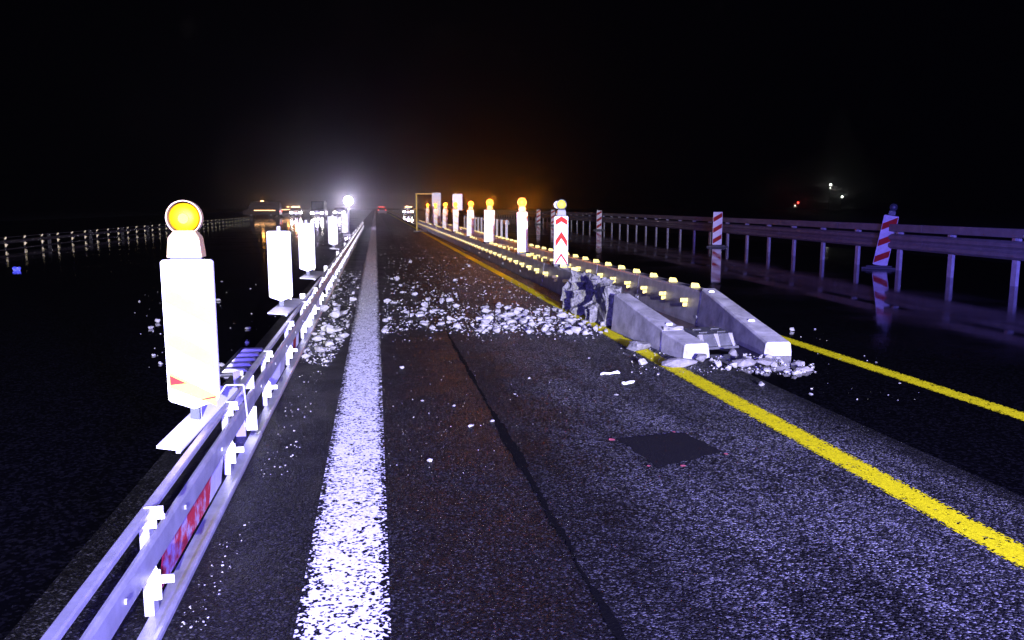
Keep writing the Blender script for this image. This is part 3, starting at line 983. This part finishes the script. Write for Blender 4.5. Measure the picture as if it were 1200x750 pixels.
# ------------------------------------------------------------------ vehicles far down the road
def vehicle(loc, rz, lab, front=True, bar=None, van=False, paint_='car_paint', side_strip=None):
    t = thing('parked_van' if van else 'parked_car', loc, lab, 'van' if van else 'car', None, rz)
    H, wd = (2.3, 1.0) if van else (1.45, 0.88)
    if van:
        side = [(-2.6, 0.35), (2.5, 0.35), (2.6, 0.6), (2.55, 1.0), (1.9, 1.2), (1.35, 2.2), (1.2, 2.3), (-2.5, 2.3), (-2.6, 2.2)]
    else:
        side = [(-2.2, 0.3), (2.15, 0.3), (2.25, 0.5), (2.2, 0.75), (1.3, 0.92), (0.55, 1.40), (0.3, 1.45), (-1.1, 1.43), (-1.9, 0.98), (-2.2, 0.92)]
    n = len(side)
    vs = [(s * wd * (1.0 if z < 1.0 else 0.86), y, z) for s in (-1, 1) for y, z in side]
    fs = [tuple(range(n))[::-1], tuple(range(n, 2 * n))] + [(i, (i + 1) % n, n + (i + 1) % n, n + i) for i in range(n)]
    MB().add(vs, fs).build('body', paint_, t, bevel=0.05)
    if van:
        MB().add([(-0.8, 1.90, 1.24), (0.8, 1.90, 1.24), (0.74, 1.41, 2.15), (-0.74, 1.41, 2.15), (-0.8, 1.95, 1.24), (0.8, 1.95, 1.24), (0.74, 1.46, 2.15), (-0.74, 1.46, 2.15)],
                 [(0, 1, 2, 3), (4, 7, 6, 5), (0, 4, 5, 1), (1, 5, 6, 2), (2, 6, 7, 3), (3, 7, 4, 0)]).build('windscreen', 'car_glass', t)
    else:
        MB().add([(-0.7, 1.29, 0.96), (0.7, 1.29, 0.96), (0.66, 0.60, 1.385), (-0.66, 0.60, 1.385), (-0.7, 1.33, 0.97), (0.7, 1.33, 0.97), (0.66, 0.63, 1.40), (-0.66, 0.63, 1.40)],
                 [(0, 1, 2, 3), (4, 7, 6, 5), (0, 4, 5, 1), (1, 5, 6, 2), (2, 6, 7, 3), (3, 7, 4, 0)]).build('windscreen', 'car_glass', t)
    for y in (-1.4, 1.4):
        for s in (-1, 1):
            wv = MB().tube((s * (wd - 0.18), y, 0.33), (s * (wd + 0.02), y, 0.33), 0.33, 20).build('wheel', 'tyre_rubber', t)
            MB().tube((s * (wd + 0.0201), y, 0.33), (s * (wd + 0.03), y, 0.33), 0.2, 14).build('rim', 'rim_metal', wv)
    yf = 2.58 if van else 2.22
    yr = -2.62 if van else -2.22
    for s in (-1, 1):
        MB().box(s * 0.64 - 0.18, s * 0.64 + 0.18, yf - 0.06, yf + 0.05, 0.58, 0.82).build('headlight', 'headlight' if front else 'rim_metal', t)
        MB().box(s * 0.70 - 0.10, s * 0.70 + 0.10, yr - 0.03, yr + 0.06, 0.78, 0.95).build('tail_light', 'tail_red', t)
    if front:
        l = light('POINT', 'headlight_light', (0, yf + 0.4, 0.72), 90, (0.75, 0.64, 1.0), shadow_soft_size=0.2)
        l.parent = t
    if bar == 'amber_bar':
        l = light('POINT', 'bar_light', (0, 0, H + 0.4), 22, (1.0, 0.42, 0.06), shadow_soft_size=0.2)
        l.parent = t
    if bar:
        MB().box(-0.6, 0.6, -0.12, 0.12, H + 0.001, H + 0.12).build('light_bar', bar, t, bevel=0.02)
    if side_strip:
        for s in (-1, 1):
            MB().box(s * (wd + 0.004) - 0.004, s * (wd + 0.004) + 0.004, -2.0, 1.0, 0.98, 1.04).build('marker_strip', side_strip, t)
    return t


vehicle((-16.3, 122, 0), R(86), 'dark van standing side on with thin amber strip far across the flooded lane', False, 'amber_bar', True, side_strip='amber_bar')
vehicle((-15.6, 150, 0), R(88), 'dark car standing side on with amber roof bar beyond the distant barrier', False, 'amber_bar', side_strip='amber_bar')
vehicle((-11.6, 122, 0), R(186), 'car with bright headlights and amber roof bar far across the flooded lane', True, 'amber_bar')
vehicle((-7.8, 115, 0), R(178), 'van with bright headlights standing left of the floodlight mast', True, None, True)
vehicle((-9.6, 140, 0), R(183), 'car with headlights only, between the roof bar car and the van', True)
vehicle((-5.4, 126, 0), R(180), 'car with headlights only, beside the glaring floodlight', True)
vehicle((1.2, 165, 0), R(2), 'dark car with red tail lights far down the cleared lane', False, 'tail_red')
vehicle((5.6, 140, 0), R(176), 'car with headlights and amber roof bar beyond the yellow frame', True, 'amber_bar')
# floodlight mast beside the barrier
fm = thing('floodlight_mast', (-1.95, 60, 0), 'work floodlight glaring white on a short mast beside the far barrier', 'floodlight')
MB().tube((0, 0, 0.02), (0, 0, 1.75), 0.04, 10).build('mast', 'steel', fm)
for a in (0.4, 2.5, 4.6):
    MB().tube((0, 0, 0.5), (math.cos(a) * 0.5, math.sin(a) * 0.5, 0.0), 0.02, 8).build('leg', 'steel', fm)
MB().tube((0, -0.02, 1.98), (0, 0.12, 1.98), 0.34, 24, 0.24).build('housing', 'dark_case', fm)
MB().tube((0, -0.045, 1.98), (0, -0.021, 1.98), 0.31, 24).build('lens', 'floodlight', fm)
fl = light('POINT', 'floodlight_light', (0, -0.6, 1.98), 420, (0.58, 0.44, 1.0), shadow_soft_size=0.3)
fl.parent = fm

# lights on masts across the fields
def far_mast(px, py, dist, mat, lab, r=0.22, second=None):
    d = ray(px, py)
    s = dist / d.y
    p = Vector((0, 0, CAM_H)) + d * s
    t = thing('light_mast', (p.x, p.y, -0.03), lab, 'mast')
    MB().tube((0, 0, 0), (0, 0, p.z + 0.1), 0.10, 8, 0.06).build('mast', 'galvanised_steel', t)
    def lamp(x, z, rr, mt):
        bm = bmesh.new(); bmesh.ops.create_icosphere(bm, subdivisions=2, radius=rr)
        me = bpy.data.meshes.new('lamp'); bm.to_mesh(me); bm.free()
        o = link('lamp', me, mt, t, True, (x, -0.1 - rr, z))
    lamp(0, p.z, r, mat)
    if second:
        lamp(second[0], p.z + second[1], second[2], second[3])


far_mast(972.5, 216.5, 240, 'far_white', 'distant mast with two white lamps one above the other above the guardrail', 0.36, (0.1, -1.0, 0.16, 'far_white'))
far_mast(986, 230.5, 240, 'far_white', 'distant mast with a single white lamp above the guardrail', 0.34)
far_mast(934.5, 237.5, 240, 'far_red', 'distant low mast with a red and a white lamp above the guardrail', 0.30, (-0.9, -0.9, 0.17, 'far_white'))

# ------------------------------------------------------------------ rubble
protos = [chunk_mesh(100 + k, n=14 + k % 6, flat=0.55 + 0.07 * (k % 5), name='concrete_chunk') for k in range(12)]
for p in protos:
    p.materials.append(MATS['rubble'])


def inside(poly, x, y):
    c = False
    j = len(poly) - 1
    for i in range(len(poly)):
        (xi, yi), (xj, yj) = poly[i], poly[j]
        if (yi > y) != (yj > y) and x < (xj - xi) * (y - yi) / (yj - yi) + xi:
            c = not c
        j = i
    return c


def sample(poly):
    xs = [p[0] for p in poly]; ys_ = [p[1] for p in poly]
    while True:
        x, y = rnd.uniform(min(xs), max(xs)), rnd.uniform(min(ys_), max(ys_))
        if inside(poly, x, y):
            return x, y


placed = []


def free_spot(p, s):
    for q, r in placed:
        if (p.x - q.x) ** 2 + (p.y - q.y) ** 2 < (0.42 * (s + r)) ** 2:
            return False
    return True


def chunk(p, s, lab, grp):
    o = bpy.data.objects.new('concrete_chunk', rnd.choice(protos))
    col.objects.link(o)
    o.location = (p.x, p.y, -0.004)
    o.scale = (s, s * rnd.uniform(0.6, 1.0), s * rnd.uniform(0.55, 0.95))
    o.rotation_euler.z = rnd.uniform(0, 6.28)
    placed.append((p.copy(), s))
    return tag(o, lab, 'rubble', grp)


def scatter(n, poly, smin, smax, lab, grp, power=2.0, ymax=None):
    k = tries = 0
    while k < n and tries < n * 40:
        tries += 1
        x, y = sample(poly)
        p = G(x, y)
        s = smin + (smax - smin) * rnd.random() ** power
        if not free_spot(p, s):
            continue
        chunk(p, s, lab, grp)
        k += 1


BAND_R = [(560, 366), (640, 362), (700, 366), (716, 392), (690, 394), (620, 392), (560, 390)]
BAND_L = [(448, 392), (452, 352), (500, 350), (570, 358), (690, 358), (690, 372), (560, 392), (490, 386)]
LEFT_SIDE = [(352, 425), (385, 345), (398, 318), (424, 318), (408, 395), (385, 430)]
AHEAD = [(450, 345), (448, 300), (470, 275), (560, 310), (650, 350), (560, 350)]
WATER_L = [(175, 440), (150, 350), (240, 320), (325, 330), (330, 370), (290, 430), (245, 450)]
FRONT = [(450, 400), (720, 395), (700, 470), (560, 560), (450, 560)]
scatter(100, BAND_R, 0.07, 0.20, 'pale concrete chunk in the dense rubble heap beside the shattered block', 'chunks in the dense rubble heap', 1.3)
scatter(80, BAND_L, 0.055, 0.17, 'pale concrete chunk scattered across the lane from the rubble heap towards the white line', 'chunks scattered across the lane', 1.8)
scatter(46, LEFT_SIDE, 0.05, 0.20, 'pale concrete chunk between the white line and the steel barrier', 'chunks beside the steel barrier', 1.8)
scatter(34, AHEAD, 0.05, 0.16, 'lone pale chunk on the lane beyond the rubble band', 'chunks beyond the rubble band', 2)
scatter(16, WATER_L, 0.04, 0.11, 'pale chunk lying in the flooded lane behind the steel barrier', 'chunks behind the steel barrier', 2)
for px, py, s in ((552, 500, 0.045), (504, 541, 0.035), (577, 494, 0.03), (495, 470, 0.03), (471, 432, 0.04), (532, 476, 0.03), (690, 420, 0.03), (620, 444, 0.025), (603, 462, 0.025), (722, 463, 0.03)):
    chunk(G(px, py), s * 1.3, 'tiny pale pebble lying on the lane near the crack', 'pebbles near the crack')
for px, py, s in ((928, 388, 0.10), (955, 386, 0.04), (892, 452, 0.09), (950, 462, 0.04), (955, 436, 0.04)):
    chunk(G(px, py), s, 'pale chunk on the wet lane near the intact end block', 'chunks near the intact end block')
NOSE = [(835, 418), (880, 415), (960, 428), (940, 440), (870, 437), (830, 432)]
scatter(22, NOSE, 0.05, 0.12, 'grey chunk among the debris at the foot of the end blocks', 'chunks at the foot of the end blocks', 1.5)
for (px, py), lab in (((714, 438), 'long white splinter lying on the lane before the cracked end block'), ((736, 449), 'short white splinter lying on the lane before the cracked end block')):
    c = G(px, py)
    o = jagged('white_splinter', 'white_sheeting', (0.20 if px < 720 else 0.13, 0.035, 0.012), px, 0.02, None, (c.x, c.y, 0.0), 4)
    o.rotation_euler.z = 0.25 if px < 720 else 0.6
    tag(o, lab, 'splinter')
c = G(20, 317)
o = jagged('glint_fragment', 'blue_glint', (0.15, 0.08, 0.06), 77, 0.04, None, (c.x, c.y, 0), 3)  # blue light glinting on debris, put in as its colour
tag(o, 'small fragment with a blue glint painted on, far out in the flooded lane', 'fragment')
# ribbed strip lying behind the barrier
c = G(300, 425)
rs = thing('ribbed_strip', (c.x - 0.12, c.y - 0.3, 0.0), 'dark strip with five pale ribs lying behind the steel barrier', 'strip')
MB().box(-0.16, 0.16, -0.30, 1.15, -0.002, 0.015).build('base', 'rubber', rs)
for k in range(5):
    MB().extrude_y([(-0.12, 0.0151), (0.12, 0.0151), (0.09, 0.045), (-0.09, 0.045)], -0.22 + 0.27 * k, -0.14 + 0.27 * k).build('rib', 'grimy_sheeting', rs)


def gravel(name, zones, label, cat):
    V, F = [], []
    base = []
    for s in range(5):
        me = chunk_mesh(900 + s, 9, 0.7)
        base.append(([v.co.copy() for v in me.vertices], [tuple(p.vertices) for p in me.polygons]))
        bpy.data.meshes.remove(me)
    for n, poly, smin, smax in zones:
        for _ in range(n):
            p = G(*sample(poly))
            s = smin + (smax - smin) * rnd.random() ** 2.4
            a = rnd.uniform(0, 6.28)
            vs, fs = rnd.choice(base)
            k = len(V)
            ca, sa = math.cos(a) * s, math.sin(a) * s
            V.extend([(p.x + v.x * ca - v.y * sa, p.y + v.x * sa + v.y * ca, v.z * s - 0.001) for v in vs])
            F.extend([tuple(i + k for i in f) for f in fs])
    me = bpy.data.meshes.new(name)
    me.from_pydata(V, [], F)
    o = link(name, me, 'rubble')
    return tag(o, label, cat, None, 'stuff')


gravel('gravel', [(650, BAND_R, 0.012, 0.05), (850, BAND_L, 0.010, 0.045), (600, [(445, 400), (448, 340), (700, 345), (715, 400)], 0.008, 0.03),
                  (900, LEFT_SIDE, 0.008, 0.045), (900, AHEAD, 0.010, 0.045), (260, FRONT, 0.004, 0.014),
                  (130, [(300, 560), (350, 440), (385, 430), (340, 560)], 0.004, 0.02), (60, [(205, 740), (255, 640), (300, 600), (240, 740)], 0.004, 0.016),
                  (70, WATER_L, 0.01, 0.03), (260, NOSE, 0.01, 0.04), (200, [(720, 390), (780, 405), (840, 440), (740, 440)], 0.006, 0.03),
                  (35, [(900, 380), (1000, 400), (1100, 470), (950, 470)], 0.005, 0.025), (150, [(405, 395), (425, 320), (445, 320), (445, 400)], 0.008, 0.04)],
       'fine crushed concrete grit strewn over the lanes around the rubble', 'grit')

# ------------------------------------------------------------------ drizzle in the air
HAZE = 0.0021
hz = MB().box(-520, 520, -80, 920, -1.0, 14.0).build('haze', None)
mh = bpy.data.materials.new('haze')
mh.use_nodes = True
mh.node_tree.nodes.remove(mh.node_tree.nodes['Principled BSDF'])
pv = mh.node_tree.nodes.new('ShaderNodeVolumePrincipled')
pv.inputs['Color'].default_value = (0.95, 0.95, 1.0, 1)
pv.inputs['Density'].default_value = HAZE
pv.inputs['Anisotropy'].default_value = 0.96
mh.node_tree.links.new(pv.outputs[0], mh.node_tree.nodes['Material Output'].inputs['Volume'])
hz.data.materials.append(mh)
tag(hz, 'fine drizzle hanging in the night air over the road', 'haze', None, 'stuff')

# ------------------------------------------------------------------ labels of the lengths that carry something
for k, lab in ((0, 'steel barrier length with red warning foil below the lamp beacon'),
               (1, 'steel barrier length with white warning foil, next beyond the red foil'),
               (2, 'steel barrier length with pale grey foil, carrying the second lampless beacon')):
    left_segments[k]['label'] = lab
blocks = sorted([o for o in bpy.data.objects if o.get('group') == 'concrete blocks along the near yellow line'], key=lambda o: o.location.y)
blocks[0]['label'] = 'grey concrete barrier block under the chevron beacon, touching the shattered stub'
blocks[2]['label'] = 'concrete barrier block under the glowing beacon next beyond the chevron beacon'
blocks[4]['label'] = 'concrete barrier block under the wide white beacon with glowing orange lamp'
blocks = sorted([o for o in bpy.data.objects if o.get('group') == 'concrete blocks beside the flooded lane'], key=lambda o: o.location.y)
blocks[0]['label'] = 'dark concrete barrier block joined to the intact sloping end block'
